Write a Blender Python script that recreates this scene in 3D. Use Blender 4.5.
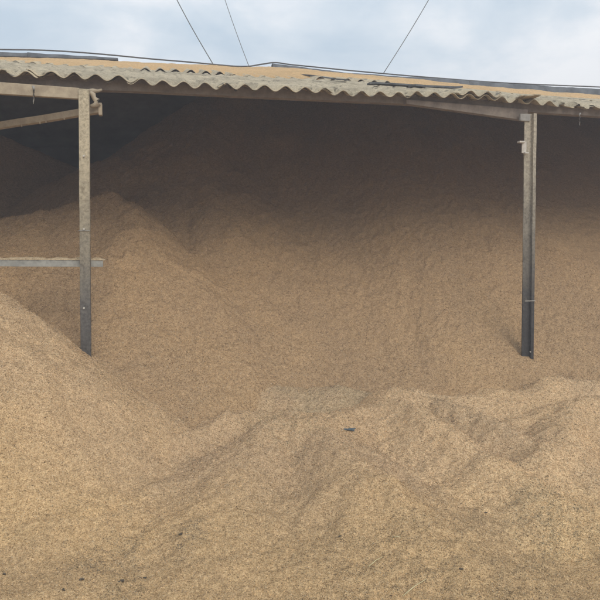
import bpy, math, random
import numpy as np
from mathutils import Vector, Matrix

random.seed(4); rng = np.random.default_rng(7)
scene = bpy.context.scene
for o in list(bpy.data.objects): bpy.data.objects.remove(o)
col = scene.collection
R = math.radians

# ------------------------------------------------------------------ camera
CZ = 1.5
FPX = 615.0
PITCH = math.atan(50 / FPX)
cam = bpy.data.cameras.new('camera'); camo = bpy.data.objects.new('camera', cam); col.objects.link(camo)
camo.location = (0, 0, CZ); camo.rotation_euler = (R(90) - PITCH, 0, 0)
cam.sensor_fit = 'HORIZONTAL'; cam.sensor_width = 36; cam.lens = 36 * FPX / 600
cam.clip_start = .05; cam.clip_end = 2000
scene.camera = camo

# ------------------------------------------------------------------ world: overcast sky
SUN_EL, SUN_ROT = R(36), R(152)
w = bpy.data.worlds.new('World'); scene.world = w; w.use_nodes = True
nt = w.node_tree; nt.nodes.clear()
def N(t, kind, **kw):
    n = t.nodes.new(kind)
    for k, v in kw.items(): setattr(n, k, v)
    return n
out = N(nt, 'ShaderNodeOutputWorld'); bg = N(nt, 'ShaderNodeBackground'); bg.inputs['Strength'].default_value = .10
sky = N(nt, 'ShaderNodeTexSky', sky_type='NISHITA'); sky.sun_disc = False
sky.sun_elevation = SUN_EL; sky.sun_rotation = SUN_ROT; sky.dust_density = 2.5; sky.air_density = 1.2
tc = N(nt, 'ShaderNodeTexCoord')
mp = N(nt, 'ShaderNodeMapping'); mp.inputs['Scale'].default_value = (1.0, 1.0, 2.6); mp.inputs['Location'].default_value = (.35, .2, .6)
nz = N(nt, 'ShaderNodeTexNoise'); nz.inputs['Scale'].default_value = 2.6; nz.inputs['Detail'].default_value = 7; nz.inputs['Roughness'].default_value = .55; nz.inputs['Distortion'].default_value = .25
cr = N(nt, 'ShaderNodeValToRGB'); cr.color_ramp.elements[0].position = .40; cr.color_ramp.elements[1].position = .62
cr.color_ramp.elements[0].color = (4.7, 5.8, 6.8, 1); cr.color_ramp.elements[1].color = (8.9, 9.0, 9.15, 1)
e = cr.color_ramp.elements.new(.5); e.color = (6.2, 7.0, 7.7, 1)
mx = N(nt, 'ShaderNodeMix', data_type='RGBA'); mx.inputs['Factor'].default_value = .9
nt.links.new(tc.outputs['Generated'], mp.inputs['Vector']); nt.links.new(mp.outputs[0], nz.inputs['Vector'])
nt.links.new(nz.outputs['Fac'], cr.inputs['Fac'])
nt.links.new(sky.outputs[0], mx.inputs['A']); nt.links.new(cr.outputs['Color'], mx.inputs['B'])
sz = N(nt, 'ShaderNodeSeparateXYZ'); nt.links.new(tc.outputs['Generated'], sz.inputs[0])
zr_ = N(nt, 'ShaderNodeMapRange'); zr_.inputs['From Min'].default_value = .38; zr_.inputs['From Max'].default_value = .95; zr_.inputs['To Min'].default_value = 1; zr_.inputs['To Max'].default_value = 1.35   # overcast skies are brightest overhead
nt.links.new(sz.outputs['Z'], zr_.inputs['Value'])
vs = N(nt, 'ShaderNodeVectorMath', operation='SCALE'); nt.links.new(mx.outputs['Result'], vs.inputs[0]); nt.links.new(zr_.outputs[0], vs.inputs['Scale'])
nt.links.new(vs.outputs[0], bg.inputs['Color']); nt.links.new(bg.outputs[0], out.inputs['Surface'])

sl = bpy.data.lights.new('sun', 'SUN'); sl.energy = 1.4; sl.angle = R(42); sl.color = (1, .95, .87)
so = bpy.data.objects.new('sun', sl); col.objects.link(so)
# hazy sun behind the camera's right shoulder
az = SUN_ROT
sd = Vector((math.sin(az) * math.cos(SUN_EL), math.cos(az) * math.cos(SUN_EL), math.sin(SUN_EL)))
so.rotation_euler = sd.to_track_quat('Z', 'Y').to_euler(); so.location = sd * 30
scene.view_settings.view_transform = 'Standard'; scene.view_settings.look = 'None'
scene.view_settings.exposure = 0.47; scene.view_settings.gamma = 1; scene.view_settings.use_curve_mapping = False
scene.render.engine = 'CYCLES'
scene.cycles.max_bounces = 8; scene.cycles.diffuse_bounces = 5

# ------------------------------------------------------------------ helpers
cp, sp_ = math.cos(PITCH), math.sin(PITCH)
def at(px, py, Y):
    """point of the place seen at that place of a 600 px photo, Y metres away"""
    a = (px - 300) / FPX; b = (300 - py) / FPX
    d = (a, cp + b * sp_, b * cp - sp_)
    return Vector((a / d[1] * Y, Y, CZ + d[2] / d[1] * Y))

TH = math.atan(.23); A0 = 5.16                      # the eave runs 13 degrees off square
ex = Vector((math.cos(TH), math.sin(TH), 0)); ey = Vector((-math.sin(TH), math.cos(TH), 0)); OC = Vector((0, A0, 0))
def shed(xs, ys, z): return OC + ex * xs + ey * ys + Vector((0, 0, z))
def to_shed(x, y):
    dx, dy = x, y - A0
    return dx * ex.x + dy * ex.y, dx * ey.x + dy * ey.y
def px_shed(px, py, ys):
    """shed x and height of a pixel on the vertical plane y' = ys"""
    a = (px - 300) / FPX; b = (300 - py) / FPX
    d = Vector((a, cp + b * sp_, b * cp - sp_))
    o = Vector((0, 0, CZ)); t = (ys - (o - OC).dot(ey)) / d.dot(ey)
    P = o + d * t
    return (P - OC).dot(ex), P.z

def tag(o, label=None, cat=None, group=None, kind=None):
    if label: o['label'] = label
    if cat: o['category'] = cat
    if group: o['group'] = group
    if kind: o['kind'] = kind
    return o
def empty(name, loc=(0, 0, 0)):
    o = bpy.data.objects.new(name, None); col.objects.link(o); o.location = loc; return o
def mesh_np(name, V, F4=None, F3=None, mat=None, smooth=True, tint=None, parent=None):
    me = bpy.data.meshes.new(name); V = np.asarray(V, np.float32)
    loops = []; starts = []; n = 0
    if F4 is not None and len(F4):
        loops.append(np.asarray(F4, np.int32).ravel()); starts.append(np.arange(len(F4)) * 4); n = len(F4) * 4
    if F3 is not None and len(F3):
        loops.append(np.asarray(F3, np.int32).ravel()); starts.append(n + np.arange(len(F3)) * 3)
    loops = np.concatenate(loops); starts = np.concatenate(starts).astype(np.int32)
    me.vertices.add(len(V)); me.vertices.foreach_set('co', V.ravel())
    me.loops.add(len(loops)); me.loops.foreach_set('vertex_index', loops)
    me.polygons.add(len(starts)); me.polygons.foreach_set('loop_start', starts)
    sm = np.full(len(starts), smooth, bool) if np.isscalar(smooth) else smooth
    me.polygons.foreach_set('use_smooth', sm)
    if tint is not None:
        a = me.attributes.new('tint', 'FLOAT_COLOR', 'POINT')
        c = np.ones((len(V), 4), np.float32); c[:, :3] = tint; a.data.foreach_set('color', c.ravel())
    me.update(calc_edges=True); me.validate()
    o = bpy.data.objects.new(name, me); col.objects.link(o)
    if mat: me.materials.append(mat)
    if parent: o.parent = parent
    return o

class MB:
    def __init__(s): s.v = []; s.f = []
    def box(s, c, u, v, w_, hu, hv, hw, taper=1.0):
        c, u, v, w_ = Vector(c), Vector(u).normalized(), Vector(v).normalized(), Vector(w_).normalized(); b = len(s.v)
        for k in (-1, 1):
            q = taper if k > 0 else 1
            for i, j in ((-1, -1), (1, -1), (1, 1), (-1, 1)): s.v.append(c + u * hu * i * q + v * hv * j * q + w_ * hw * k)
        s.f += [tuple(b + x for x in q) for q in ((3, 2, 1, 0), (4, 5, 6, 7), (0, 1, 5, 4), (1, 2, 6, 5), (2, 3, 7, 6), (3, 0, 4, 7))]
    def bar(s, a, b, up, wd, ht, seg=1, wob=0):
        a, b = Vector(a), Vector(b); d = (b - a).normalized(); up = Vector(up); sd_ = d.cross(up).normalized(); up = sd_.cross(d).normalized()
        base = len(s.v)
        for k in range(seg + 1):
            p = a.lerp(b, k / seg) + Vector((random.uniform(-wob, wob), random.uniform(-wob, wob), random.uniform(-wob, wob)))
            for i, j in ((-1, -1), (1, -1), (1, 1), (-1, 1)): s.v.append(p + sd_ * wd / 2 * i + up * ht / 2 * j)
        for k in range(seg):
            q = base + 4 * k
            for i in range(4): s.f.append((q + i, q + (i + 1) % 4, q + 4 + (i + 1) % 4, q + 4 + i))
        s.f += [(base + 3, base + 2, base + 1, base), tuple(base + 4 * seg + i for i in range(4))]
    def tube(s, pts, r, n=8, cap=True):
        pts = [Vector(p) for p in pts]; base = len(s.v); rr = r if hasattr(r, '__len__') else [r] * len(pts)
        for k, p in enumerate(pts):
            d = (pts[min(k + 1, len(pts) - 1)] - pts[max(k - 1, 0)]).normalized()
            u = d.cross(Vector((0, 0, 1)));  u = u if u.length > 1e-3 else d.cross(Vector((1, 0, 0))); u.normalize(); v = d.cross(u)
            for i in range(n):
                a = 2 * math.pi * i / n; s.v.append(p + (u * math.cos(a) + v * math.sin(a)) * rr[k])
        for k in range(len(pts) - 1):
            for i in range(n):
                q = base + k * n; s.f.append((q + i, q + n + i, q + n + (i + 1) % n, q + (i + 1) % n))
        if cap: s.f += [tuple(base + i for i in range(n)), tuple(base + (len(pts) - 1) * n + i for i in reversed(range(n)))]
    def blob(s, c, rx, ry, rz, seed=0, sub=2, rough=.25):
        import bmesh
        bm = bmesh.new(); bmesh.ops.create_icosphere(bm, subdivisions=sub, radius=1); rd = random.Random(seed); base = len(s.v)
        for v in bm.verts:
            q = 1 + rd.uniform(-rough, rough); s.v.append(Vector(c) + Vector((v.co.x * rx * q, v.co.y * ry * q, v.co.z * rz * q)))
        for f in bm.faces: s.f.append(tuple(base + v.index for v in f.verts))
        bm.free()
    def build(s, name, mat, parent=None, smooth=False, bevel=0):
        me = bpy.data.meshes.new(name); me.from_pydata([tuple(v) for v in s.v], [], s.f); me.materials.append(mat)
        if smooth:
            for p in me.polygons: p.use_smooth = True
        o = bpy.data.objects.new(name, me); col.objects.link(o)
        if parent: o.parent = parent
        if bevel:
            m = o.modifiers.new('bevel', 'BEVEL'); m.width = bevel; m.segments = 2; m.limit_method = 'ANGLE'
        return o

# value noise
_tab = rng.random((512, 512)).astype(np.float32)
def vn(x, y, sc, seed=0):
    x = x / sc + seed * 17.31 + 1000; y = y / sc + seed * 9.77 + 1000
    i = np.floor(x).astype(np.int64); j = np.floor(y).astype(np.int64); fx = x - i; fy = y - j
    fx = fx * fx * fx * (fx * (fx * 6 - 15) + 10); fy = fy * fy * fy * (fy * (fy * 6 - 15) + 10)
    T = lambda a, b: _tab[(a + 37 * seed) % 512, b % 512]
    return ((T(i, j) * (1 - fx) + T(i + 1, j) * fx) * (1 - fy) + (T(i, j + 1) * (1 - fx) + T(i + 1, j + 1) * fx) * fy) * 2 - 1
def fbm(x, y, sc, oct=4, seed=0, gain=.5):
    s = 0; a = 1
    for k in range(oct):
        c, q = math.cos(k * 1.1), math.sin(k * 1.1)
        s = s + a * vn(x * c - y * q, x * q + y * c, sc / 2 ** k, seed + k); a *= gain
    return s
def sstep(a, b, x):
    t = np.clip((x - a) / (b - a), 0, 1); return t * t * (3 - 2 * t)

# ------------------------------------------------------------------ materials
def newmat(name):
    m = bpy.data.materials.new(name); m.use_nodes = True; t = m.node_tree; t.nodes.clear()
    o = N(t, 'ShaderNodeOutputMaterial'); p = N(t, 'ShaderNodeBsdfPrincipled'); t.links.new(p.outputs[0], o.inputs['Surface'])
    p.inputs['Roughness'].default_value = .9; p.inputs['Specular IOR Level'].default_value = .25
    return m, t, p
def noise(t, vec, scale, detail=4, rough=.55):
    n = N(t, 'ShaderNodeTexNoise'); n.inputs['Scale'].default_value = scale; n.inputs['Detail'].default_value = detail; n.inputs['Roughness'].default_value = rough
    t.links.new(vec, n.inputs['Vector']); return n
def ramp(t, fac, stops):
    r = N(t, 'ShaderNodeValToRGB'); el = r.color_ramp.elements
    while len(el) < len(stops): el.new(.5)
    for e_, (p, c) in zip(el, stops): e_.position = p; e_.color = (*c, 1)
    t.links.new(fac, r.inputs['Fac']); return r
def mixc(t, fac, a, b, mode='MIX'):
    m = N(t, 'ShaderNodeMix', data_type='RGBA', blend_type=mode)
    for s, v in (('Factor', fac), ('A', a), ('B', b)):
        if hasattr(v, 'links'): t.links.new(v, m.inputs[s])
        elif s == 'Factor': m.inputs[s].default_value = v
        else: m.inputs[s].default_value = (*v, 1)
    return m.outputs['Result']
def bump(t, p, h, strength, dist):
    b = N(t, 'ShaderNodeBump'); b.inputs['Strength'].default_value = strength; b.inputs['Distance'].default_value = dist
    t.links.new(h, b.inputs['Height']); t.links.new(b.outputs[0], p.inputs['Normal']); return b

def husk_material():
    m, t, p = newmat('husks'); p.inputs['Roughness'].default_value = .85; p.inputs['Specular IOR Level'].default_value = .12
    a = N(t, 'ShaderNodeAttribute', attribute_name='tint'); g = N(t, 'ShaderNodeNewGeometry')
    n1 = noise(t, g.outputs['Position'], 150, 3, .72); n2 = noise(t, g.outputs['Position'], 36, 3)
    r1 = ramp(t, n1.outputs['Fac'], [(.3, (.48, .42, .36)), (.45, (.88, .86, .84)), (.57, (1.1, 1.1, 1.1)), (.7, (1.35, 1.37, 1.4))])
    r2 = ramp(t, n2.outputs['Fac'], [(.3, (.82, .80, .78)), (.7, (1.12, 1.12, 1.12))])
    c = mixc(t, 1.0, a.outputs['Color'], r1.outputs[0], 'MULTIPLY'); c = mixc(t, 1.0, c, r2.outputs[0], 'MULTIPLY')
    t.links.new(c, p.inputs['Base Color'])
    b = N(t, 'ShaderNodeMath', operation='ADD'); t.links.new(n1.outputs['Fac'], b.inputs[0]); t.links.new(n2.outputs['Fac'], b.inputs[1])
    bump(t, p, b.outputs[0], .8, .012)
    return m
M_HUSK = husk_material()

def sheet_material():
    m, t, p = newmat('weathered_cement_sheet'); tcn = N(t, 'ShaderNodeTexCoord')
    v = tcn.outputs['Object']
    n1 = noise(t, v, 3, 5); n2 = noise(t, v, 60, 4, .7)
    mpn = N(t, 'ShaderNodeMapping'); mpn.inputs['Scale'].default_value = (9, 2.2, 9); mpn.inputs['Rotation'].default_value = (0, 0, .5); t.links.new(v, mpn.inputs['Vector'])
    n3 = noise(t, mpn.outputs[0], 1.6, 6, .62)
    c = ramp(t, n1.outputs['Fac'], [(.3, (.40, .34, .24)), (.7, (.58, .49, .34))]).outputs[0]
    c = mixc(t, 1, c, ramp(t, n2.outputs['Fac'], [(.3, (.72, .70, .68)), (.65, (1.12, 1.1, 1.08))]).outputs[0], 'MULTIPLY')
    c = mixc(t, ramp(t, n3.outputs['Fac'], [(.56, (0, 0, 0)), (.63, (.85, .85, .85))]).outputs[0], c, (.13, .12, .10))
    t.links.new(c, p.inputs['Base Color'])
    b = N(t, 'ShaderNodeMath', operation='ADD'); t.links.new(n2.outputs['Fac'], b.inputs[0]); t.links.new(n3.outputs['Fac'], b.inputs[1])
    bump(t, p, b.outputs[0], .7, .02); return m
M_SHEET = sheet_material()
def simple(name, c1, c2, scale=8, bm=.4, rough=.85, stretch=(1, 1, 1), dist=.006, metal=0):
    m, t, p = newmat(name); p.inputs['Roughness'].default_value = rough; p.inputs['Metallic'].default_value = metal; tcn = N(t, 'ShaderNodeTexCoord')
    mpn = N(t, 'ShaderNodeMapping'); mpn.inputs['Scale'].default_value = stretch; t.links.new(tcn.outputs['Object'], mpn.inputs['Vector'])
    n = noise(t, mpn.outputs[0], scale, 6, .65); t.links.new(ramp(t, n.outputs['Fac'], [(.32, c1), (.68, c2)]).outputs[0], p.inputs['Base Color'])
    bump(t, p, n.outputs['Fac'], bm, dist); return m
M_BEAM = simple('dusty_painted_steel', (.30, .24, .17), (.46, .38, .27), 14, .4)
M_PURLIN = simple('dusty_shaded_purlin', (.15, .12, .10), (.25, .205, .165), 16, .4)  # base colour darkened for the shadow under the sheet edges
M_GREY = simple('dusty_grey_steel', (.22, .21, .19), (.36, .34, .31), 18, .3)
M_RIDGE = simple('grey_ridge_tile', (.055, .058, .062), (.15, .155, .16), 7, .5)
M_PIPE = simple('black_hose', (.06, .06, .06), (.14, .135, .125), 10, .3)
M_WALL = simple('dark_blockwork', (.20, .155, .115), (.31, .25, .19), 3, .5)
M_CABLE = simple('cable', (.11, .11, .115), (.18, .18, .18), 10, .1, .6)
M_CHAR = simple('charred_crumb', (.04, .03, .022), (.12, .095, .065), 40, .5)
M_STRAW = simple('straw', (.50, .42, .22), (.68, .60, .36), 40, .3)
M_BLUE = simple('blue_grey_scrap', (.07, .10, .12), (.13, .17, .19), 40, .3)
M_WHITE = simple('pale_dusty_metal', (.42, .38, .32), (.60, .56, .50), 20, .3)

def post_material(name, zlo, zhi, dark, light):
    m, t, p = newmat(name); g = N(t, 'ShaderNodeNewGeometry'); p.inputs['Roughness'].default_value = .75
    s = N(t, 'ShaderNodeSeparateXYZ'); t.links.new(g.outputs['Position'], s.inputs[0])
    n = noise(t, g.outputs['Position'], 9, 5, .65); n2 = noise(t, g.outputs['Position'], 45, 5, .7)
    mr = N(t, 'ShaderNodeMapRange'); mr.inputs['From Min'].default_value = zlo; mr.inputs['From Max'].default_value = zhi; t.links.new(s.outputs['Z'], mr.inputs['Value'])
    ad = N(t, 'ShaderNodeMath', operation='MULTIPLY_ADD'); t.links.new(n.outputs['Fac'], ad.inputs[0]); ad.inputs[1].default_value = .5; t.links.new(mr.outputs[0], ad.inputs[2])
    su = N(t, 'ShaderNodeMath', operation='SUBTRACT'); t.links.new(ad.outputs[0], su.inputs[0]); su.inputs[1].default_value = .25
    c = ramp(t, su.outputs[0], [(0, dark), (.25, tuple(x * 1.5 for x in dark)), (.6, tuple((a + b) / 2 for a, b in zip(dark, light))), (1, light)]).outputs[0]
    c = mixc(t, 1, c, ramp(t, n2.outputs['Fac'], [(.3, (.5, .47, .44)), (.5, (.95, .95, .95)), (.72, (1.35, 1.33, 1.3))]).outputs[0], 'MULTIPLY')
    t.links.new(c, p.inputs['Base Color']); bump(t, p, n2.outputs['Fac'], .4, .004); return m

# ------------------------------------------------------------------ the loose husks: one height field shared by the yard and the heaps
def ridge(points): return [at(*p) for p in points]
HEAPS = []     # (key, ridges, side slope, roundness)
def heap(key, polys, slope, e): HEAPS.append((key, [ridge(p) for p in polys], slope, e))
heap('left',  [[(-200, 215, 4.1), (-90, 246, 4.3), (-40, 270, 4.35), (0, 297, 4.4), (25, 318, 4.42), (50, 338, 4.45), (83, 360, 4.5), (110, 376, 4.6), (135, 389, 4.72), (165, 399, 4.9), (210, 404, 5.0)]], .80, .08)
heap('grey',  [[(165, 412, 4.9), (200, 400, 5.0), (228, 392, 5.05), (255, 387, 5.1), (300, 386, 5.15), (335, 383, 5.15), (365, 393, 5.05), (385, 402, 4.95)]], .62, .08)
heap('side',  [[(110, 470, 3.8), (150, 440, 4.08), (192, 424, 4.3), (225, 411, 4.48), (262, 409, 4.62), (292, 415, 4.62)]], .66, .07)
heap('main',  [[(205, 478, 3.6), (235, 448, 3.85), (262, 428, 4.05), (287, 417, 4.2), (305, 413, 4.3), (325, 411, 4.4), (345, 407, 4.5), (368, 405, 4.6)],
               [(305, 415, 4.2), (335, 434, 3.88), (365, 460, 3.55), (400, 490, 3.25), (430, 515, 3.05)], [(262, 428, 4.05), (240, 468, 3.55), (205, 508, 3.18)]], .60, .08)
heap('peak',  [[(362, 405, 4.72), (382, 396, 4.8), (400, 388, 4.9), (416, 386, 4.95), (434, 391, 4.95), (455, 396, 4.9), (478, 393, 4.95), (492, 390, 5.0), (505, 389, 5.05), (520, 396, 5.0), (540, 408, 4.8)],
               [(388, 396, 4.72), (410, 407, 4.42), (440, 427, 4.08), (475, 448, 3.82), (520, 474, 3.5), (550, 500, 3.25)], [(445, 398, 4.8), (490, 417, 4.34), (540, 444, 3.95), (590, 468, 3.68)]], .64, .07)
heap('back',  [[(500, 402, 5.0), (525, 390, 5.12), (545, 379, 5.18), (560, 376, 5.2), (585, 380, 5.15), (640, 388, 5.1), (720, 380, 5.0)]], .68, .08)
heap('right', [[(520, 418, 4.6), (550, 405, 4.7), (580, 398, 4.8), (625, 395, 4.8), (700, 400, 4.6), (800, 395, 4.4)], [(575, 402, 4.7), (562, 428, 4.15), (545, 455, 3.75)]], .62, .09)
heap('inner_left', [[(-220, 232, 6.1), (-80, 224, 6.25), (0, 218, 6.3), (30, 212, 6.35), (58, 208, 6.45), (80, 199, 6.55), (110, 190, 6.7), (126, 200, 6.6), (142, 235, 6.35), (160, 275, 6.1), (182, 312, 5.9), (205, 348, 5.7)]], .80, .06)
heap('inner_mid', [[(-200, 235, 8.3), (0, 213, 8.2), (60, 180, 8.1), (95, 162, 8.0), (115, 157, 8.0), (132, 160, 8.0), (148, 165, 8.0), (160, 156, 8.2), (176, 135, 8.6), (192, 102, 9.3), (240, 85, 9.9)],
                     [(115, 157, 8.0), (150, 196, 7.3), (188, 260, 6.5)]], .80, .10)
KEYS = ['ground'] + [h[0] for h in HEAPS] + ['big', 'far']

def gy(px, py): return at(px, py, CZ * FPX / (py - 250) * .95)
BERMS = [[gy(-30, 505), gy(10, 496), gy(35, 489), gy(62, 494)], [gy(50, 548), gy(90, 528), (gy(125, 517)), gy(165, 500)], [gy(380, 430), gy(420, 455), gy(455, 478)],
         [gy(300, 520), gy(345, 508), gy(390, 515)], [gy(470, 500), gy(520, 482), gy(575, 476)]]
def roof_z_at(xs, ys): return eave_z(xs) + (ridge_z(xs) - eave_z(xs)) * ys / RY

def field(x, y):
    """height and owner index of the husk surface"""
    xs, ys = to_shed(x, y)
    wx = x + .05 * fbm(x, y, .5, 3, 11); wy = y + .05 * fbm(x, y, .5, 3, 12)
    L = []
    g = .045 + .035 * fbm(x, y, 1.1, 3, 1) + .018 * fbm(x, y, .33, 3, 2) - .05 * sstep(-1.3, -.6, ys)
    L.append(g)
    for key, polys, s, e in HEAPS:
        best = np.full(x.shape, -9.0)
        for P in polys:
            for a, b in zip(P[:-1], P[1:]):
                dx, dy = b.x - a.x, b.y - a.y; l2 = dx * dx + dy * dy
                t = np.clip(((wx - a.x) * dx + (wy - a.y) * dy) / l2, 0, 1)
                d = np.sqrt((wx - a.x - t * dx) ** 2 + (wy - a.y - t * dy) ** 2)
                best = np.maximum(best, a.z + (b.z - a.z) * t - s * (np.sqrt(d * d + e * e) - e))
        if key in ('left', 'main', 'peak', 'right', 'side', 'back', 'grey'):   # run out gently at the foot
            foot = .13; best = np.where((best < foot) & (y < 4.3), foot - (foot - best) * .55, best)
        L.append(best)
    w1 = .02 * fbm(xs, ys, 1.6, 2, 21)
    slope = CZ - 1.03 + .80 * (ys + w1 - .38 * sstep(1.9, .9, xs) - .12 * sstep(1.0, .2, xs)) + .05 * fbm(xs, ys * .35, .7, 3, 23)
    capz = -9 + (9 + 4.5) * 1.0 * sstep(-1.28, -.75, xs - .06 * ys + .15 * vn(ys, xs, .5, 77))
    cap = np.where(capz > 4, 9, .9 + (capz + 9) * .12)
    big = np.minimum(slope, cap) - .0
    big = np.where(ys < -1.0, -9, big)
    L.append(big)
    far = np.minimum(CZ + 1.62, CZ - 2.4 + .9 * ys) - .42 * np.clip(xs + 3.3, 0, 9)
    L.append(np.where(xs < -1.0, far, -9))
    A = np.stack(L); own = A.argmax(0)
    k = 60.0; m = A.max(0); z = m + np.log(np.exp(k * (A - m)).sum(0)) / k - .01
    # lumps and ripples
    ins = sstep(-.6, .6, ys)
    lump = fbm(x, y, .12, 4, 31, .6); fine = fbm(x, y, .045, 3, 41, .75)
    amp = .006 + .010 * sstep(-.1, .7, vn(x, y, .55, 51) + .4 * vn(x, y, .2, 52))
    z = z + lump * amp * (1 - .2 * ins) + (1 - ins) * .020 * np.clip(fbm(x, y, .26, 4, 35, .6), -1, 1) + fine * (.0022 + .008 * ins)
    for bx in BERMS:
        best = np.full(x.shape, 9.0)
        for a, b in zip(bx[:-1], bx[1:]):
            dx, dy = b.x - a.x, b.y - a.y; t = np.clip(((wx - a.x) * dx + (wy - a.y) * dy) / (dx * dx + dy * dy), 0, 1)
            best = np.minimum(best, (wx - a.x - t * dx) ** 2 + (wy - a.y - t * dy) ** 2)
        z = z + .045 * np.exp(-best / .012)
    for px_, py_, Y_, r_, a_ in ((120, 306, 5.85, .13, .035), (142, 312, 5.8, .10, .035), (330, 300, 6.0, .2, .012), (600, 290, 6.6, .2, .012)):
        P_ = at(px_, py_, Y_); z = z + a_ * np.clip(fbm(x, y, .09, 3, 36), -1, 1) * np.exp(-((x - P_.x) ** 2 + (y - P_.y) ** 2) / r_ ** 2)
    # old slide scar: a shallow crease running up the big slope
    cr_ = xs + 1.02 - .10 * ys - .04 * fbm(xs, ys, .5, 3, 66)
    z = z - .03 * np.exp(-(cr_ / .07) ** 2) * sstep(.9, 1.3, ys) * sstep(3.4, 2.4, ys) - .10 * sstep(.0, -.5, cr_) * sstep(.9, 1.6, ys) * sstep(4, 3, ys) * (cr_ > -3) * 0
    # down-slope runnels on the inner faces
    z = z + ins * sstep(2.6, 1.2, ys) * .010 * fbm(xs + .15 * ys, ys * .3, .16, 3, 61)
    roof = np.where(ys > -.3, roof_z_at(xs, np.clip(ys, 0, RY)) - .14, 9)
    roof = np.where(ys > RY, roof - (ys - RY) * .4, roof)
    return np.minimum(z, roof), own

RY = 5.0
RIDGE_UP = .05
_e = [px_shed(px, py, 0) for px, py in [(-100, 64), (0, 72), (40, 75), (110, 80), (250, 88.5), (350, 93), (430, 96), (500, 99.5), (545, 103), (600, 108), (700, 117)]]
_r = [px_shed(px, py, RY) for px, py in [(-100, 54), (0, 57), (100, 60), (200, 65), (270, 68), (300, 70.5), (350, 76), (400, 80), (500, 89.5), (600, 97), (700, 103)]]
def _ip(T):
    X = np.array([p[0] for p in T]); Z = np.array([p[1] for p in T])
    return lambda x: np.interp(x, X, Z)
_r = [(a, b - RIDGE_UP) for a, b in _r]
eave_z = _ip(_e); ridge_z = _ip(_r)
print('eave', [(round(a, 2), round(b, 2)) for a, b in _e]); print('ridge', [(round(a, 2), round(b, 2)) for a, b in _r])

def axis(segs):
    o = [segs[0][0]]
    for a, b, s in segs:
        n = max(1, int(round((b - a) / s))); o += list(np.linspace(a, b, n + 1)[1:])
    return np.array(o)
GX = axis([(-12, -6, .12), (-6, -3.2, .04), (-3.2, 3.4, .016), (3.4, 6.5, .035), (6.5, 12, .12)])
GY = axis([(-6, 1.6, .12), (1.6, 4.6, .013), (4.6, 6.0, .015), (6.0, 8.2, .021), (8.2, 13.5, .04)])
XX, YY = np.meshgrid(GX, GY)
ZZ, OWN = field(XX, YY)
fade = sstep(12, 9, np.abs(XX)) * sstep(-6, -3, YY)
XS, YS = to_shed(XX, YY)
ZZ = ZZ * np.where(YS < -.2, fade, 1)

# colour of the husks: straw, dusty grey crests, scorched and other darker patches
def tints(x, y, z, own, grains=False):
    xs, ys = to_shed(x, y)
    base = np.array([.65, .462, .283])[None] * np.ones((len(x), 1))
    f = (fbm(x, y, .5, 4, 71) * .5 + .5)[:, None].clip(0, 1)
    base = base * (.93 + .14 * f) * (1 - f * np.array([0, .01, .05]))
    yel = sstep(3.9, 2.9, y)[:, None]; base = base * (1 + yel * np.array([.02, .01, -.08]))
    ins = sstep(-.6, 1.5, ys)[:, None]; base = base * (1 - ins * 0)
    pale = np.isin(own, [KEYS.index(q) for q in ('peak', 'right', 'back', 'left')])[:, None]; base = np.where(pale, base * np.where((own == KEYS.index('left'))[:, None], np.array([[1.03, 1.02, .98]]), np.array([[1.09, 1.09, 1.06]])), base * np.array([.96, .95, .93]))  # front heaps paler: fine dust, plus daylight on the crests put into colour
    deep = np.isin(own, [KEYS.index(q) for q in ('big', 'inner_left', 'inner_mid', 'far')])[:, None]; base = np.where(deep, base * np.array([.84, .81, .765]), base)  # heaps under the roof tinted darker and browner to imitate its shade
    gi = KEYS.index('grey'); si = KEYS.index('side')
    gy = ((own == gi) * .38 + (own == si) * .25)[:, None]
    gy = gy * sstep(-.5, .15, x + .3 * fbm(x, y, .3, 3, 79))[:, None] * (.65 + .35 * sstep(-.5, .5, fbm(x, y, .15, 3, 78)))[:, None]; base = base * (1 - gy) + gy * np.array([.52, .43, .27])
    def patch(px, py, rad, c, s, seed):
        nonlocal base
        Y = CZ * FPX / (py - 250) * .93; P = at(px, py, Y)
        d = np.sqrt((x - P.x) ** 2 + ((y - P.y) * .6) ** 2) / rad
        k = (sstep(1.25, .3, d + .45 * fbm(x, y, .09, 4, seed)) * s)[:, None]
        k = k * (sstep(-.15, .35, vn(x, y, .018, seed + 3) + .5 * vn(x, y, .05, seed + 4))[:, None] * .8 + .2)
        if grains: k = (rng.random(k.shape) < k * .85) * rng.uniform(.5, 1, k.shape)
        else: k = k * .45
        base = base * (1 - k) + k * np.array(c) * (.7 if grains else 1)
    patch(100, 548, .17, (.19, .155, .11), .6, 81); patch(185, 541, .10, (.15, .13, .105), .5, 82)
    patch(560, 520, .26, (.21, .19, .13), .5, 83); patch(120, 583, .12, (.17, .14, .09), .45, 84)
    patch(400, 560, .25, (.24, .18, .11), .35, 85); patch(285, 447, .3, (.28, .25, .14), .4, 86)
    patch(440, 440, .25, (.30, .22, .13), .4, 87); patch(330, 575, .25, (.25, .18, .10), .35, 88); patch(500, 585, .3, (.24, .17, .09), .4, 89)
    return base
TT = tints(XX.ravel(), YY.ravel(), ZZ.ravel(), OWN.ravel())

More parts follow.
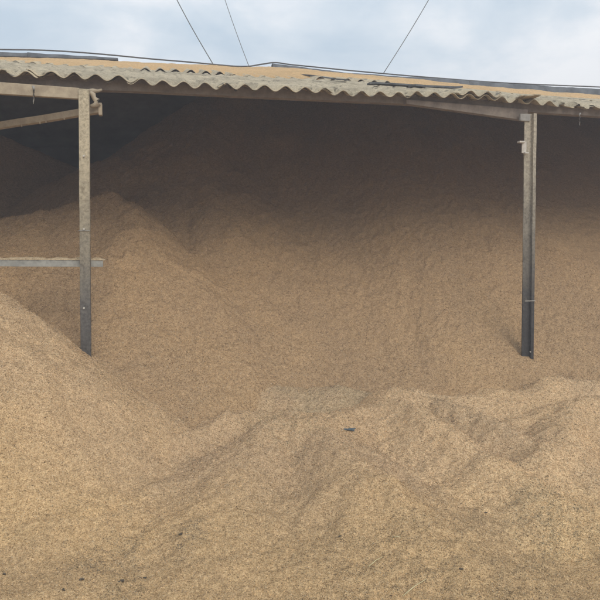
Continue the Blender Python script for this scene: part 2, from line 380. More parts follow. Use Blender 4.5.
# loose grains lying on the surface, denser close by
def interp_grid(x, y):
    i = np.clip(np.searchsorted(GX, x) - 1, 0, len(GX) - 2); j = np.clip(np.searchsorted(GY, y) - 1, 0, len(GY) - 2)
    fx = (x - GX[i]) / (GX[i + 1] - GX[i]); fy = (y - GY[j]) / (GY[j + 1] - GY[j])
    z00, z10, z01, z11 = ZZ[j, i], ZZ[j, i + 1], ZZ[j + 1, i], ZZ[j + 1, i + 1]
    z = (z00 * (1 - fx) + z10 * fx) * (1 - fy) + (z01 * (1 - fx) + z11 * fx) * fy
    gx = (z10 - z00) / (GX[i + 1] - GX[i]); gy = (z01 - z00) / (GY[j + 1] - GY[j])
    return z, gx, gy, OWN[j, i]
NG = 620000
u = rng.random(NG); y0, y1 = 1.9, 7.2
gy_ = y0 * (y1 / y0) ** (u ** .92); gx_ = (rng.random(NG) * 2 - 1) * (gy_ * .56 + .25)
gz, sx, sy, gown = interp_grid(gx_, gy_)
nrm = np.stack([-sx, -sy, np.ones(NG)], 1); nrm /= np.linalg.norm(nrm, axis=1)[:, None]
nrm += rng.normal(0, .5, (NG, 3)); nrm /= np.linalg.norm(nrm, axis=1)[:, None]
ang = rng.random(NG) * 2 * np.pi; rv = np.stack([np.cos(ang), np.sin(ang), rng.normal(0, .2, NG)], 1)
t1 = rv - nrm * (rv * nrm).sum(1)[:, None]; t1 /= np.linalg.norm(t1, axis=1)[:, None]; t2 = np.cross(nrm, t1)
Lg = (.0100 * (.6 + .7 * rng.random(NG)) * np.clip(gy_ / 3.2, .85, 1.5))[:, None]; Wg = Lg * (.30 + .12 * rng.random(NG))[:, None]; Hg = Lg * .16
C0 = np.stack([gx_, gy_, gz], 1) + nrm * (.0005 + .0035 * rng.random(NG))[:, None]
GV = np.stack([C0 - t1 * Lg / 2, C0 + t2 * Wg / 2 - nrm * Hg, C0 + t1 * Lg / 2, C0 - t2 * Wg / 2 - nrm * Hg], 1)
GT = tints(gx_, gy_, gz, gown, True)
br = rng.random(NG)[:, None]; GT = GT * (.64 + .74 * br)
GT = GT * (1 + (rng.random(NG)[:, None] - .5) * np.array([.0, .03, .18]))
dk = rng.random(NG) < .04; GT[dk] *= .38
pl = rng.random(NG) < .06; GT[pl] = GT[pl] * .5 + np.array([.36, .32, .24])

def heap_object(key, name, mat):
    k = KEYS.index(key)
    q = (OWN[:-1, :-1] == k)
    ysc = YS[:-1, :-1]; xsc = XS[:-1, :-1]
    keep = (ysc < 6.9) & (np.abs(xsc - .5) < 9.3) | (ysc < -.2)
    q &= keep
    jj, ii = np.nonzero(q); W = len(GX)
    a = jj * W + ii; F = np.stack([a, a + 1, a + 1 + W, a + W], 1)
    used, inv = np.unique(F, return_inverse=True); F = inv.reshape(F.shape)
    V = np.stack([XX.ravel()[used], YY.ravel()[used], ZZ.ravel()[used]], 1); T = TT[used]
    if not len(used): raise SystemExit('heap owns nothing: ' + key)
    m = gown == k; n = m.sum(); nv = len(V); F3 = None; sm = np.ones(len(F), bool)
    if n:
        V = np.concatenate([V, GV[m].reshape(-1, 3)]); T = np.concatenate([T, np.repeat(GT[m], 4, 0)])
        b = nv + np.arange(n)[:, None] * 4
        F3 = np.concatenate([b + np.array([0, 2, 1])[::1], b + np.array([0, 3, 2])]); F3 = np.concatenate([b + np.array([[0, 2, 1]]), b + np.array([[0, 3, 2]])])
        sm = np.concatenate([sm, np.zeros(len(F3), bool)])
    c = V.mean(0) if name != 'husk_ground' else np.zeros(3); c[2] = 0
    o = mesh_np(name, V - c, F, F3, mat, sm, T); o.location = c
    return o

def plane(name, z, x0, x1, y0_, y1_, mat):
    return mesh_np(name, [(x0, y0_, z), (x1, y0_, z), (x1, y1_, z), (x0, y1_, z)], [(0, 1, 2, 3)], None, mat, False, np.full((4, 3), .3))
M_EARTH = simple('bare_earth_yard', (.20, .16, .115), (.30, .245, .17), .7, .4)
tag(plane('ground', -.03, -150, 150, -150, 150, M_EARTH), kind='structure')
g = heap_object('ground', 'husk_covered_ground', M_HUSK); tag(g, kind='structure')
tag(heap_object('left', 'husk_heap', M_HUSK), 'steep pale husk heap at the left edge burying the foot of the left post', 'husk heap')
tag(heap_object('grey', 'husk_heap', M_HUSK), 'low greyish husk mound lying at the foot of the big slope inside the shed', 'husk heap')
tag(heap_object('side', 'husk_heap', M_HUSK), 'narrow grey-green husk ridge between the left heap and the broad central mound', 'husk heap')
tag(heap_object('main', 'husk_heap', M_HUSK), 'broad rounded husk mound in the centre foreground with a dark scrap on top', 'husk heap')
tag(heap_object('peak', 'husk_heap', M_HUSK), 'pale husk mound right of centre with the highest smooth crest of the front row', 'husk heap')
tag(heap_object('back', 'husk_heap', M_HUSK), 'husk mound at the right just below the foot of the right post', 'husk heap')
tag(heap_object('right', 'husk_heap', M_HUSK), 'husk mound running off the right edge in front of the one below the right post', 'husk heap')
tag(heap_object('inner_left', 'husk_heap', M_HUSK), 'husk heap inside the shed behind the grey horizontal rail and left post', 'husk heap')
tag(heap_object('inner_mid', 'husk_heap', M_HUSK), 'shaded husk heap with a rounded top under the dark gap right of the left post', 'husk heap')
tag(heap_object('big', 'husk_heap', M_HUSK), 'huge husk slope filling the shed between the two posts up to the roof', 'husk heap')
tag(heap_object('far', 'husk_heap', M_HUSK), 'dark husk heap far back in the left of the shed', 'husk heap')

# ------------------------------------------------------------------ the shed
shed_o = empty('storage_shed', (0, 0, 0))
tag(shed_o, 'open-fronted storage shed with a dusty corrugated cement roof on two slim posts', 'shed')
PITCHW = .163; AMP = .0225
def wave(xs, ph): return AMP * math.cos(2 * math.pi * (xs - ph) / PITCHW)
def wob(x, s, a): return a * float(vn(np.array([x]), np.array([.3]), .13, s)[0])
PH = px_shed(51, 72, 0)[0]
def corr_sheet(x0, x1, ya, yb, lift=0, liftb=0, ragged=0, thick=.006, seed=0, amp=1, skew=0):
    nx = max(8, int((x1 - x0) / .0135)); ny = max(3, int((yb - ya) / .16)); V = []; F = []
    xsn = np.linspace(x0, x1, nx + 1)
    for top in (1, 0):
        for j in range(ny + 1):
            for i in range(nx + 1):
                x = xsn[i]; t = j / ny
                e = ya + skew * (x - x0) - ragged * max(0, float(vn(np.array([x]), np.array([seed * 3.1]), .05, seed + 2)[0])) * 1.0
                if ragged: e = ya + ragged * max(0., float(vn(np.array([x]), np.array([seed * 3.1]), .045, seed + 2)[0]))
                y = e + (yb - e) * t
                z = float(roof_z_at(x, y)) + amp * (1 + .10 * float(vn(np.array([x]), np.array([seed * 1.7]), .11, 93)[0])) * wave(x + .012 * float(vn(np.array([x]), np.array([7.]), .3, 94)[0]), PH) + lift * (1 - t) + liftb * t + .004 * float(vn(np.array([x]), np.array([y]), .4, 91 + seed)[0])
                V.append(shed(x, y, z - (0 if top else thick)))
    W = nx + 1; H = (nx + 1) * (ny + 1)
    for j in range(ny):
        for i in range(nx):
            a = j * W + i; F.append((a, a + 1, a + 1 + W, a + W)); F.append((H + a, H + a + W, H + a + 1 + W, H + a + 1))
    for i in range(nx):
        F.append((i + 1, i, H + i, H + i + 1)); a = ny * W + i; F.append((a, a + 1, H + a + 1, H + a))
    for j in range(ny):
        a = j * W; F.append((a, a + W, H + a + W, H + a)); a += nx; F.append((a + W, a, H + a, H + a + W))
    o = mesh_np('roof_sheet', V, F, None, M_SHEET, True, None, shed_o)
    return o
def X0(px): return px_shed(px, 90, 0)[0]
# lower row
edges = [-7.2, -6.2, -5.2, -4.2, X0(-120), X0(35), X0(135), X0(226), X0(330), X0(415), X0(502)]
k = 0
for a, b in zip(edges[:-1], edges[1:]):
    corr_sheet(a - .06, b + .02, -.02 + random.uniform(-.03, .03), 2.15, lift=.010 * (k % 2) + random.uniform(0, .006), liftb=.004 * (k % 2), seed=k, ragged=.03 if k in (6,) else .012, skew=random.uniform(-.01, .01)); k += 1
corr_sheet(X0(500), X0(560), .0, 2.15, lift=.004, seed=k, ragged=.02)
corr_sheet(X0(558), X0(640), .02, 2.15, lift=-.004, seed=k + 1, ragged=.12, amp=.6)
for a in np.arange(X0(638), 8.6, 1.0): corr_sheet(a - .05, a + 1.02, .0, 2.15, seed=int(a * 10) % 40, ragged=.08)
# upper row, the end waves peep out of the husks
ue = list(np.arange(-7.2, 9.2, .98))
for i, (a, b) in enumerate(zip(ue[:-1], ue[1:])):
    xm = (a + b) / 2; lifted = X0(150) < xm < X0(275) or X0(335) < xm < X0(470)
    corr_sheet(a - .06, b + .02, 2.0 + random.uniform(-.04, .04), RY, lift=.012 + (.022 if lifted else random.uniform(.0, .012)), liftb=.0, seed=30 + i, ragged=.0)
# a loose second sheet lying over the eave right of centre and dark strips along the lap
corr_sheet(X0(457), X0(500), -.03, .9, lift=.045, liftb=.02, seed=60, ragged=0)
def roof_hit(px, py):
    for ys in np.linspace(0, RY, 400):
        x, z = px_shed(px, py, ys)
        if z < float(roof_z_at(x, ys)) + .02: return x, ys, z
    return x, RY, z
def strip(pts, wd, ht, mat):
    P = []
    for px, py in pts:
        x, ys, z = roof_hit(px, py); P.append(shed(x, ys - .06, z + .012))
    for a, b in zip(P[:-1], P[1:]):
        mb = MB(); mb.bar(a, b, (0, 0, 1), wd, ht, 5, .004); mb.build('lap_gap_strip', mat, shed_o)
strip([(294, 75.5), (345, 82.8)], .05, .012, M_RIDGE); strip([(366, 86), (409, 88.2)], .06, .015, M_RIDGE); strip([(410, 88.6), (457, 90)], .08, .018, M_RIDGE)  # dark strips stand in for the shaded gap under the lifted sheet ends
mb = MB(); mb.bar(shed(X0(518), .03, float(eave_z(X0(518))) + .028), shed(X0(536), .02, float(eave_z(X0(536))) + .048), (0, 0, 1), .20, .010, 4, .004)
mb.build('broken_sheet_piece', M_SHEET, shed_o)
# back slope of the roof and walls
bs = MB()
for a in np.arange(-7.2, 8.6, .8):
    za, zb = float(ridge_z(a)), float(ridge_z(a + .8)); q = len(bs.v)
    bs.v += [shed(a, RY, za - .01), shed(a + .8, RY, zb - .01), shed(a + .8, 7.2, zb - .95), shed(a, 7.2, za - .95)]; bs.f.append((q, q + 1, q + 2, q + 3))
bs.v = [Vector(v) for v in bs.v]; b_ = bs.build('back_roof', M_WALL, shed_o); sm_ = b_.modifiers.new('s', 'SOLIDIFY'); sm_.thickness = .02
def wall(a, b, z1a, z1b):
    m_ = MB(); d = (b - a).normalized(); nrm_ = Vector((-d.y, d.x, 0)) * .09; q = 0
    for s in (-1, 1):
        m_.v += [a + nrm_ * s, b + nrm_ * s, b + nrm_ * s + Vector((0, 0, z1b)), a + nrm_ * s + Vector((0, 0, z1a))]
    m_.f += [(0, 1, 2, 3), (7, 6, 5, 4), (0, 4, 5, 1), (1, 5, 6, 2), (2, 6, 7, 3), (3, 7, 4, 0)]
    return m_.build('wall', M_WALL, shed_o)
zr = 3.4
m_ = MB(); XW = np.linspace(-7.1, 8.95, 21)
for xa_ in XW:
    zz = float(ridge_z(xa_)) - .955 * 7.1 / 7.2 + .01
    m_.v += [shed(xa_, 7.02, -.1), shed(xa_, 7.02, zz), shed(xa_, 7.19, zz - .02), shed(xa_, 7.19, -.1)]
for i in range(20):
    for k_ in range(4): q = i * 4; m_.f.append((q + k_, q + 4 + k_, q + 4 + (k_ + 1) % 4, q + (k_ + 1) % 4))
m_.f += [(0, 1, 2, 3), (83, 82, 81, 80)]
m_.build('wall', M_WALL, shed_o)
for xs_ in (-7.1, 8.95):
    m_ = MB(); ze = float(eave_z(xs_)) - .03; zrr = float(ridge_z(xs_)) - .03
    pr = [(0.1, -.1), (7.0, -.1), (7.0, zrr - .86), (RY, zrr), (0.1, ze)]
    for s in (-.08, .08): m_.v += [shed(xs_ + s, y, z) for y, z in pr]
    m_.f += [(0, 1, 2, 3, 4), (9, 8, 7, 6, 5)] + [(i, i + 5, (i + 1) % 5 + 5, (i + 1) % 5) for i in range(5)]
    m_.build('wall', M_WALL, shed_o)

# eave purlin (an angle section) right along the front
def pts_px(lst, ys): 
    r_ = []
    for px, py in lst:
        x, z = px_shed(px, py, ys); r_.append(shed(x, ys, z))
    return r_
PB = [(-140, 79), (0, 87), (79, 89.5), (140, 91.5), (200, 94.5), (300, 99), (400, 103.7), (500, 110), (600, 116.5), (720, 124)]
bot = pts_px(PB, .13)
pu = MB()
for a, b in zip(bot[:-1], bot[1:]):
    up = Vector((0, 0, .062)); n_ = ey * .006; q = len(pu.v)
    for p in (a, b): pu.v += [p - n_, p + up - n_, p + up + n_, p + n_]
    pu.f += [(q + i, q + (i + 1) % 4, q + 4 + (i + 1) % 4, q + 4 + i) for i in range(4)]
    q = len(pu.v)
    for p in (a, b): pu.v += [p + ey * .008, p + ey * .065, p + ey * .065 + Vector((0, 0, .006)), p + ey * .008 + Vector((0, 0, .006))]
    pu.f += [(q + i, q + (i + 1) % 4, q + 4 + (i + 1) % 4, q + 4 + i) for i in range(4)]
pu.build('purlin', M_PURLIN, shed_o)
# more purlins up the slope
for yy_ in (1.5, 2.9, 4.3):
    m_ = MB(); m_.bar(shed(-7, yy_, float(roof_z_at(-7, yy_)) - .075), shed(8.8, yy_, float(roof_z_at(8.8, yy_)) - .075), (0, 0, 1), .05, .07)
    m_.build('purlin', M_PURLIN, shed_o)
# left front rail
m_ = MB(); a = pts_px([(-130, 82), (79.5, 94.2)], -.01); b = pts_px([(-130, 92), (79.5, 99.4)], -.01)
n_ = ey * .02
m_.v += [b[0] - n_, b[1] - n_, a[1] - n_, a[0] - n_, b[0] + n_, b[1] + n_, a[1] + n_, a[0] + n_]
for i, p in enumerate([(-130, 82 - 9), (79.5, 88.5)]):
    a[i] = pts_px([p], -.01)[0]
m_.v[2] = a[1] - n_; m_.v[3] = a[0] - n_; m_.v[6] = a[1] + n_; m_.v[7] = a[0] + n_
m_.v[0] = pts_px([(-130, 86)], -.01)[0] - n_; m_.v[4] = m_.v[0] + n_ * 2
m_.f += [(0, 1, 2, 3), (7, 6, 5, 4), (0, 4, 5, 1), (1, 5, 6, 2), (2, 6, 7, 3), (3, 7, 4, 0)]
m_.build('eave_rail', M_BEAM, shed_o, bevel=.003)

def post(px_top, py_top, px_bot, ys, wid, dep, mat, foot):
    t = px_shed(px_top, py_top, ys); b = px_shed(px_bot, 360, ys)
    xt = t[0]; xb = b[0]; P = empty('post'); P.parent = shed_o
    return xt, xb, t[1], b[1]
# left post: flat bar with a small return
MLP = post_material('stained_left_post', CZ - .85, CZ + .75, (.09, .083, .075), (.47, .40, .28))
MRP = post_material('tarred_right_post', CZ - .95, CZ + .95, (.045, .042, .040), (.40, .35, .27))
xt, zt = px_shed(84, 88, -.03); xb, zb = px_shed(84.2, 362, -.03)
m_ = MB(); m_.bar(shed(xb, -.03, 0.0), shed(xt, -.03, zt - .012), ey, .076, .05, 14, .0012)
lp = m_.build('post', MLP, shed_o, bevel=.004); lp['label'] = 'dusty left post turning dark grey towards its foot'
for py in (156, 229, 308):
    x, z = px_shed(84, py, -.06); mb = MB(); c = shed(x, -.058, z); mb.tube([c, c - ey * .012], .008, 6); mb.build('bolt', M_WHITE, lp)
x, z = px_shed(84, 229, -.06); mb = MB(); mb.box(shed(x, -.058, z - .012), ex, ey, (0, 0, 1), .041, .003, .002); mb.build('weld_seam', M_GREY, lp)
# clamp lumps right of left post
mb = MB()
P_ = [px_shed(px, py, .0) for px, py in ((90, 92), (93, 94.5), (94, 98), (97, 100.5), (97.5, 103), (94.5, 105), (90, 106))]
mb.tube([shed(x, .01, z) for x, z in P_], [.014, .022, .017, .024, .026, .018, .012], 10)
mb.build('bracket', M_BEAM, lp, smooth=True); mb = MB()
P_ = [px_shed(px, py, .03) for px, py in ((89, 91.5), (93, 91), (98, 91), (102, 89.5))]
mb.tube([shed(x, .03, z) for x, z in P_], [.018, .02, .012, .007], 8)
mb.build('bracket', M_BEAM, lp, smooth=True)
# right post: angle section, dark web left, lit flange right
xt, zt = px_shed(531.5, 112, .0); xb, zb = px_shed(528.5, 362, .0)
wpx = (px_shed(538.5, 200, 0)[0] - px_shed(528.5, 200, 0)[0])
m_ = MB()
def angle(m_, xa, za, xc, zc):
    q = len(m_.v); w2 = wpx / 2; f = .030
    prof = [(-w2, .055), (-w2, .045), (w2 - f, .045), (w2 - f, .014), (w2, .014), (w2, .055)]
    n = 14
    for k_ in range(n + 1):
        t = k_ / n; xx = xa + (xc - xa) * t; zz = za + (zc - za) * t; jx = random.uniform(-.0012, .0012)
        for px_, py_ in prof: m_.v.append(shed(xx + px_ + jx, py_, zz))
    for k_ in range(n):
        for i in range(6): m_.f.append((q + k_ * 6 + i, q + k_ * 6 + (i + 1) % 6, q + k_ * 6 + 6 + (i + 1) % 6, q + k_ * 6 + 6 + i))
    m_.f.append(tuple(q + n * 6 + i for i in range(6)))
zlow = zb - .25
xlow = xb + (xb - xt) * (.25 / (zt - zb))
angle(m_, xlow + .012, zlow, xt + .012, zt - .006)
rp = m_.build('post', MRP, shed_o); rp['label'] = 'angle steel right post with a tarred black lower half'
for py in (301,):
    x, z = px_shed(531, py, 0); mb = MB(); mb.box(shed(x, .011, z), ex, ey, (0, 0, 1), wpx / 2 + .002, .002, .003); mb.build('weld_seam', M_WHITE, rp)
for px, py in ((531, 352),):
    x, z = px_shed(px, py, 0); mb = MB(); c = shed(x, .016, z); mb.tube([c, c - ey * .01], .006, 6); mb.build('bolt', M_WHITE, rp)
# bracket on right post
x, z = px_shed(524, 147, 0); mb = MB()
mb.box(shed(x + .012, .02, z), ex, ey, (0, 0, 1), .022, .006, .05); mb.box(shed(x - .022, .012, z + .045), ex, ey, (0, 0, 1), .028, .02, .008); mb.box(shed(x + .03, .012, z - .052), ex, ey, (0, 0, 1), .02, .018, .007)
mb.build('bracket', M_WHITE, rp, bevel=.002)
# knee beam from the right post back up to the purlin
m_ = MB()
q0 = pts_px([(405, 100), (405, 104.5), (526, 110), (526, 121.5)], .11)
off = ey * .03
m_.v += [q0[1] - off, q0[3] - off, q0[2] - off, q0[0] - off, q0[1] + off, q0[3] + off, q0[2] + off, q0[0] + off]
m_.f += [(0, 1, 2, 3), (7, 6, 5, 4), (0, 4, 5, 1), (1, 5, 6, 2), (2, 6, 7, 3), (3, 7, 4, 0)]
m_.build('knee_beam', M_PURLIN, shed_o, bevel=.004)
mb = MB(); x, z = px_shed(527, 118, .05); mb.box(shed(x - .03, .04, z), ex, ey, (0, 0, 1), .05, .012, .03); mb.build('gusset', M_GREY, shed_o)
# left diagonal tie going back into the shed
a, b = at(-90, 140.5, 5.35), at(100.5, 109.5, 4.86)
m_ = MB(); m_.bar(a, b, (0, 0, 1), .05, .052, 10, .002); tb = m_.build('tie_beam', M_BEAM, shed_o, bevel=.003)
m_ = MB(); m_.box(b + Vector((0, 0, .0)), ex, ey, (0, 0, 1), .012, .03, .045); m_.build('end_plate', M_BEAM, tb)
for i in range(6):
    mb = MB(); p = a.lerp(b, random.uniform(.45, .98)); mb.blob(p + Vector((0, -.02, -.03)), .007, .007, .014, i, 1); mb.build('dust_drip', M_BEAM, tb)
# low grey rail with husks lying on it
a, b = at(-90, 262.5, 4.70), at(103, 263.5, 4.80)
m_ = MB(); d = (b - a).normalized(); m_.bar(a, b, (0, 0, 1), .008, .052, 8, .0008); m_.bar(a + Vector((0, .034, .026)), b + Vector((0, .034, .026)), (0, 0, 1), .06, .006, 8, .0008)
lr = m_.build('low_rail', simple('rail_grey_paint', (.25, .245, .22), (.40, .385, .34), 22, .4), shed_o)
lr['label'] = 'low horizontal grey rail with a line of husks lying on it'
# husks on the rail
n1 = 120; V = []; F = []
for i in range(n1 + 1):
    p = a.lerp(b, i / n1 * 1.012); hgt = .012 + .007 * float(vn(np.array([i * .13]), np.array([.2]), .5, 5)[0]) + .004 * random.random()
    if i > n1 - 5: hgt *= (n1 - i) / 5 + .05
    for k_, (yy_, zz_) in enumerate(((-.008, 0), (.0, .6), (.03, 1.0), (.06, .5), (.068, 0))):
        V.append(p + Vector((0, yy_ + random.uniform(-.003, .003), .029 + hgt * zz_ + (-.004 if k_ in (0, 4) else 0))))
for i in range(n1):
    for k_ in range(4): q = i * 5 + k_; F.append((q, q + 5, q + 6, q + 1))
o = mesh_np('husk_crust', V, F, None, M_HUSK, True, np.tile(np.array([[.56, .43, .27]]), (len(V), 1)), lr)

# ridge: cap tiles on the left end and right of the gap
def ridge_cap(px0, px1, h0, h1):
    xa, xb_ = px_shed(px0, 60, RY)[0], px_shed(px1, 60, RY)[0]; n = max(6, int((xb_ - xa) / .12)); V = []; F = []
    for i in range(n + 1):
        x = xa + (xb_ - xa) * i / n; h = h0 + (h1 - h0) * i / n + wob(x, 7, .010); z = float(ridge_z(x)) + RIDGE_UP + .0
        for y_, z_ in ((-.09, -.012), (-.085, .0), (-.055, h * .75), (0, h), (.055, h * .75), (.10, -.04)): V.append(shed(x, RY + y_, z + z_ + wob(x * 3, 8, .004)))
    for i in range(n):
        for k_ in range(5): q = i * 6 + k_; F.append((q, q + 6, q + 7, q + 1))
    F.append((0, 1, 2, 3)); 
    o = mesh_np('ridge_cap', V, F[:-1], None, M_RIDGE, True, None, shed_o)
    s = o.modifiers.new('s', 'SOLIDIFY'); s.thickness = .012
caps = [(-260, -150), (-152, -60), (-62, 30), (28, 118)]
for i, (a_, b_) in enumerate(caps): ridge_cap(a_, b_, .075, .07 if i < 3 else .035)
for (a_, b_, h0, h1) in ((272, 330, .07, .045), (328, 400, .045, .06), (398, 470, .06, .10), (468, 545, .10, .125), (543, 620, .125, .14), (618, 700, .14, .14), (698, 780, .14, .14)): ridge_cap(a_, b_, h0, h1)
# black hose along the ridge
hp = [(-240, 47), (-120, 48), (0, 49.5), (50, 50.5), (100, 54), (150, 58.8), (185, 61.7), (210, 64), (232, 66), (248, 66.3), (262, 64.2), (275, 62.6), (290, 64.5), (310, 66.5), (350, 70.5), (400, 75), (450, 79), (500, 82.6), (550, 85), (600, 87), (700, 92), (790, 97)]
hpts = []
for px, py in hp:
    x, z = px_shed(px, py, RY + .0); hpts.append(shed(x, RY, z))
fine_ = []
for i in range(len(hpts) - 1):
    p0, p1, p2, p3 = hpts[max(i - 1, 0)], hpts[i], hpts[i + 1], hpts[min(i + 2, len(hpts) - 1)]
    for k_ in range(6):
        t = k_ / 6; fine_.append(.5 * ((2 * p1) + (p2 - p0) * t + (2 * p0 - 5 * p1 + 4 * p2 - p3) * t * t + (3 * p1 - p0 - 3 * p2 + p3) * t ** 3))
mb = MB(); mb.tube(fine_, .011, 8); tag(mb.build('hose', M_PIPE, None, smooth=True), 'thin black hose running along the top of the roof ridge', 'hose')

# husks lying on the upper roof
sx_ = np.linspace(-7, 8.6, 780); lim_px = [(-100, 1.8), (0, 2.0), (60, 1.9), (110, 2.3), (170, 2.6), (200, 2.15), (260, 2.08), (285, 1.95), (330, 1.97), (380, 2.1), (450, 2.15), (500, 2.6), (540, 3.2), (600, 3.8), (700, 4.0)]
LX = [px_shed(p, 80, l)[0] for p, l in lim_px]; LY = [l for p, l in lim_px]
tt = np.linspace(0, 1, 70)
SX, TTt = np.meshgrid(sx_, tt)
lim = np.interp(SX, LX, LY) + .05 * np.abs(fbm(SX, SX * 0, .3, 3, 95))
SYs = lim + (RY - .02 - lim) * TTt
base_z = np.vectorize(lambda a, b: float(roof_z_at(a, b)))(SX, SYs)
wv = AMP * np.cos(2 * np.pi * (SX - PH) / PITCHW)
thk = sstep(0, .35, TTt) * (.020 + .035 * sstep(0, 1, SX) + .012 * fbm(SX, SYs, .5, 3, 96)) + .004 * fbm(SX, SYs, .05, 2, 97)
blend = sstep(0, .25, TTt)
Zr = base_z + .012 + wv * (1 - blend) + blend * AMP * .6 + thk - .02 * (TTt == 0)
P0 = np.array(OC)[None, None] + SX[..., None] * np.array(ex) + SYs[..., None] * np.array(ey); P0[..., 2] += Zr
Wd = len(sx_); jj, ii = np.meshgrid(np.arange(len(tt) - 1), np.arange(Wd - 1), indexing='ij'); a = (jj * Wd + ii).ravel()
tcol = np.tile(np.array([[.60, .40, .20]]), (P0.shape[0] * P0.shape[1], 1)) * (.92 + .16 * (fbm(SX, SYs, .4, 3, 98).ravel()[:, None] * .5 + .5))
o = mesh_np('roof_husks', P0.reshape(-1, 3), np.stack([a, a + 1, a + 1 + Wd, a + Wd], 1), None, M_HUSK, True, tcol)
tag(o, 'orange husks blown onto the upper half of the corrugated roof', 'husks', kind='stuff')

# sandy dust caked into the furrows of the lower sheets
sxd = np.linspace(-5, 7, 900); td = np.linspace(0, 1, 46)
SXd, Td = np.meshgrid(sxd, td)
limu = np.interp(SXd, LX, LY) * 0 + np.where(SXd < X0(180), np.interp(SXd, LX, LY) + .25, 1.93)
s0 = .03 + .08 * np.abs(fbm(SXd, SXd * 0, .07, 2, 141)) + .25 * sstep(.35, .7, vn(SXd, SXd * 0 + 3, .5, 142))
SYd = s0 + (limu - s0) * Td
bz = np.vectorize(lambda a, b: float(roof_z_at(a, b)))(SXd, SYd); wvd = AMP * np.cos(2 * np.pi * (SXd - PH) / PITCHW)
fill = (-.018 + .030 * sstep(0, .06, Td)) + .007 * fbm(SXd, SYd, .12, 4, 143, .6) + .010 * vn(SXd, SYd, .5, 144)
zz_ = np.maximum(wvd + .011 + .004 * fbm(SXd, SYd, .03, 2, 145), fill + .008); zz_ = np.where(Td == 0, wvd - .004, zz_)
crack = vn(SXd + SYd * .8, SYd * 2.2, .11, 146) + .25 * vn(SXd, SYd * 2, .035, 151); zz_ = zz_ - .009 * sstep(.06, .0, np.abs(crack)) * (vn(SXd, SYd, .22, 149) > -.2)
Pd = np.array(OC)[None, None] + SXd[..., None] * np.array(ex) + SYd[..., None] * np.array(ey); Pd[..., 2] += bz + zz_
Wd = len(sxd); jj, ii = np.meshgrid(np.arange(len(td) - 1), np.arange(Wd - 1), indexing='ij'); a = (jj * Wd + ii).ravel()
q_ = (fbm(SXd, SYd, .25, 4, 147).ravel()[:, None] * .5 + .5).clip(0, 1)
dcol = np.array([[.50, .43, .31]]) * (.72 + .42 * q_) * (1 - .8 * sstep(.10, .01, np.abs(crack)).ravel()[:, None] * (vn(SXd, SYd, .22, 149) > -.2).ravel()[:, None])
o = mesh_np('roof_dust', Pd.reshape(-1, 3), np.stack([a, a + 1, a + 1 + Wd, a + Wd], 1), None, M_HUSK, True, dcol)
tag(o, 'beige dust caked in the furrows of the lower roof sheets', 'dust', kind='stuff')

# ------------------------------------------------------------------ cables, hanging strings
def cable(p0, p1, r, label):
    P = [p0 + (p1 - p0) * t + Vector((0, 0, -.05 * math.sin(math.pi * t))) for t in np.linspace(0, 1, 16)]
    m_ = MB(); m_.tube(P, r, 6); tag(m_.build('cable', M_CABLE, None, True), label, 'cable', 'cables rising from the roof ridge')
def cab(px, py, qx, qy, lab, r=.0075):
    x, z = px_shed(px, py, RY + .02); a = shed(x, RY + .02, z)
    b = at(qx, qy, a.y + .3); b = a + (b - a) * 1.6
    cable(a, b, r, lab)
cab(213, 64, 178.5, 0, 'thick dark cable on the left rising from the ridge and leaning left')
cab(249, 66.5, 226, 0, 'thinner middle cable rising steeply from the ridge where it dips', .005)
cab(383, 74, 427, 0, 'dark cable right of centre rising from the ridge and leaning right', .0065)
def string(px, y0_, y1__, ys, lab, r=.004):
    x, z0 = px_shed(px, y0_, ys); _, z1 = px_shed(px, y1__, ys); m_ = MB()
    m_.tube([shed(x + random.uniform(-.006, .006), ys, z0 + (z1 - z0) * t) for t in np.linspace(0, 1, 7)], [r * (1.6 - t) for t in np.linspace(0, 1, 7)], 5)
    tag(m_.build('dust_string', M_GREY, None, True), lab, 'dust string', 'strings hanging from the eave')
string(33, 86, 104, -.05, 'dusty string hanging over the tan eave rail at the far left', .006)
string(580, 113, 126, .02, 'pale string hanging under the eave right of the right post', .004)

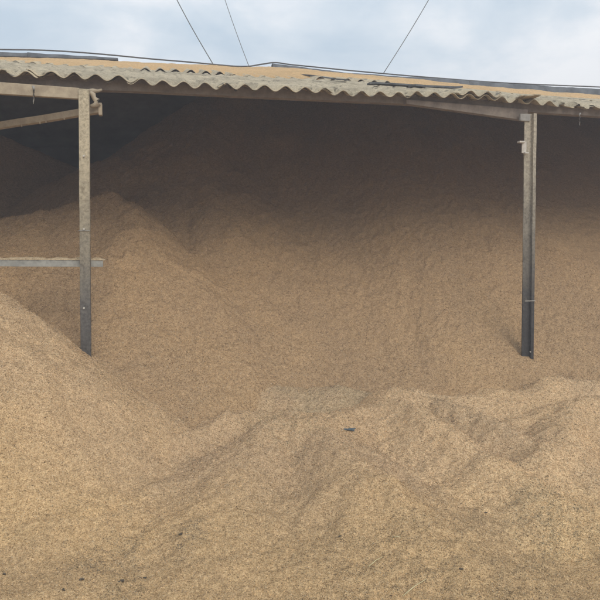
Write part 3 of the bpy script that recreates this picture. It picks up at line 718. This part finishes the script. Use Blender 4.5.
# ------------------------------------------------------------------ little things on the husks
def on_husk(px, py):
    a = (px - 300) / FPX; b = (300 - py) / FPX; d = np.array([a, cp + b * sp_, b * cp - sp_])
    t = np.linspace(2, 7.5, 2500) / d[1]; X = d[0] * t; Y = d[1] * t; Z = CZ + d[2] * t
    h = interp_grid(X, Y)[0]; k_ = np.argmax(Z < h); return Vector((X[k_], Y[k_], h[k_]))
labs = {(62, 590): 'black crumb lying on the husks near the bottom left', (143, 579): 'biggest black crumb at the bottom left, nearest the scorched patch',
        (121, 582): 'grey crumb left of the biggest black crumb at the bottom left', (5, 574): 'brown sliver at the left edge of the foreground',
        (484, 513): 'single black crumb lying on pale husks in the right foreground', (181, 535): 'black crumb on top of the grey scorched patch',
        (340, 537): 'small dark crumb in the middle of the foreground', (460, 570): 'dark crumb low in the foreground beside the straw stalks',
        (80, 581): 'brown crumb between the two black crumbs at the bottom left'}
for i, ((px, py), lb) in enumerate(labs.items()):
    P = on_husk(px, py); r_ = random.uniform(.006, .011); m_ = MB()
    for q in range(3): m_.blob(P + Vector((random.uniform(-.012, .012), random.uniform(-.008, .008), .004)), r_ * random.uniform(.6, 1.1), r_ * .6, r_ * .45, i * 7 + q, 1, .5)
    tag(m_.build('crumb', M_CHAR), lb, 'crumb', 'dark crumbs lying on the husks')
P = on_husk(350, 431); m_ = MB(); m_.bar(P + Vector((-.045, .01, .012)), P + Vector((.03, -.01, .010)), (0, 0, 1), .018, .006, 4, .002); m_.bar(P + Vector((-.01, .0, .016)), P + Vector((.04, .012, .014)), (0, 0, 1), .010, .004, 3, .002)
tag(m_.build('scrap', M_BLUE), 'blue-grey scrap lying on top of the broad central mound', 'scrap')
def straw(p, q, lb):
    a = on_husk(*p) + Vector((0, 0, .008)); b = on_husk(*q) + Vector((0, 0, .016)); m = a.lerp(b, .5) + Vector((0, 0, .006)); m_ = MB(); m_.tube([a, m, b], [.0022, .002, .0012], 5)
    tag(m_.build('straw', M_STRAW, None, True), lb, 'straw', 'straws lying on the husks')
straw((369, 568), (383, 560), 'short pale straw lying near the middle bottom')
straw((403, 598), (426, 583), 'longer yellow straw at the bottom edge right of centre')
straw((393, 539), (401, 541), 'tiny pale straw right of the middle foreground')

# ------------------------------------------------------------------ haze: dusty air that also imitates the camera's veil
mb = MB(); mb.box((0, 0, 5), (1, 0, 0), (0, 1, 0), (0, 0, 1), 152, 152, 6.1)
mh = bpy.data.materials.new('dusty_veil'); mh.use_nodes = True; t = mh.node_tree; t.nodes.clear()
o_ = N(t, 'ShaderNodeOutputMaterial'); v_ = N(t, 'ShaderNodeVolumePrincipled'); v_.inputs['Color'].default_value = (.95, .93, .97, 1); v_.inputs['Density'].default_value = .016
t.links.new(v_.outputs[0], o_.inputs['Volume'])
tag(mb.build('haze', mh), kind='stuff')
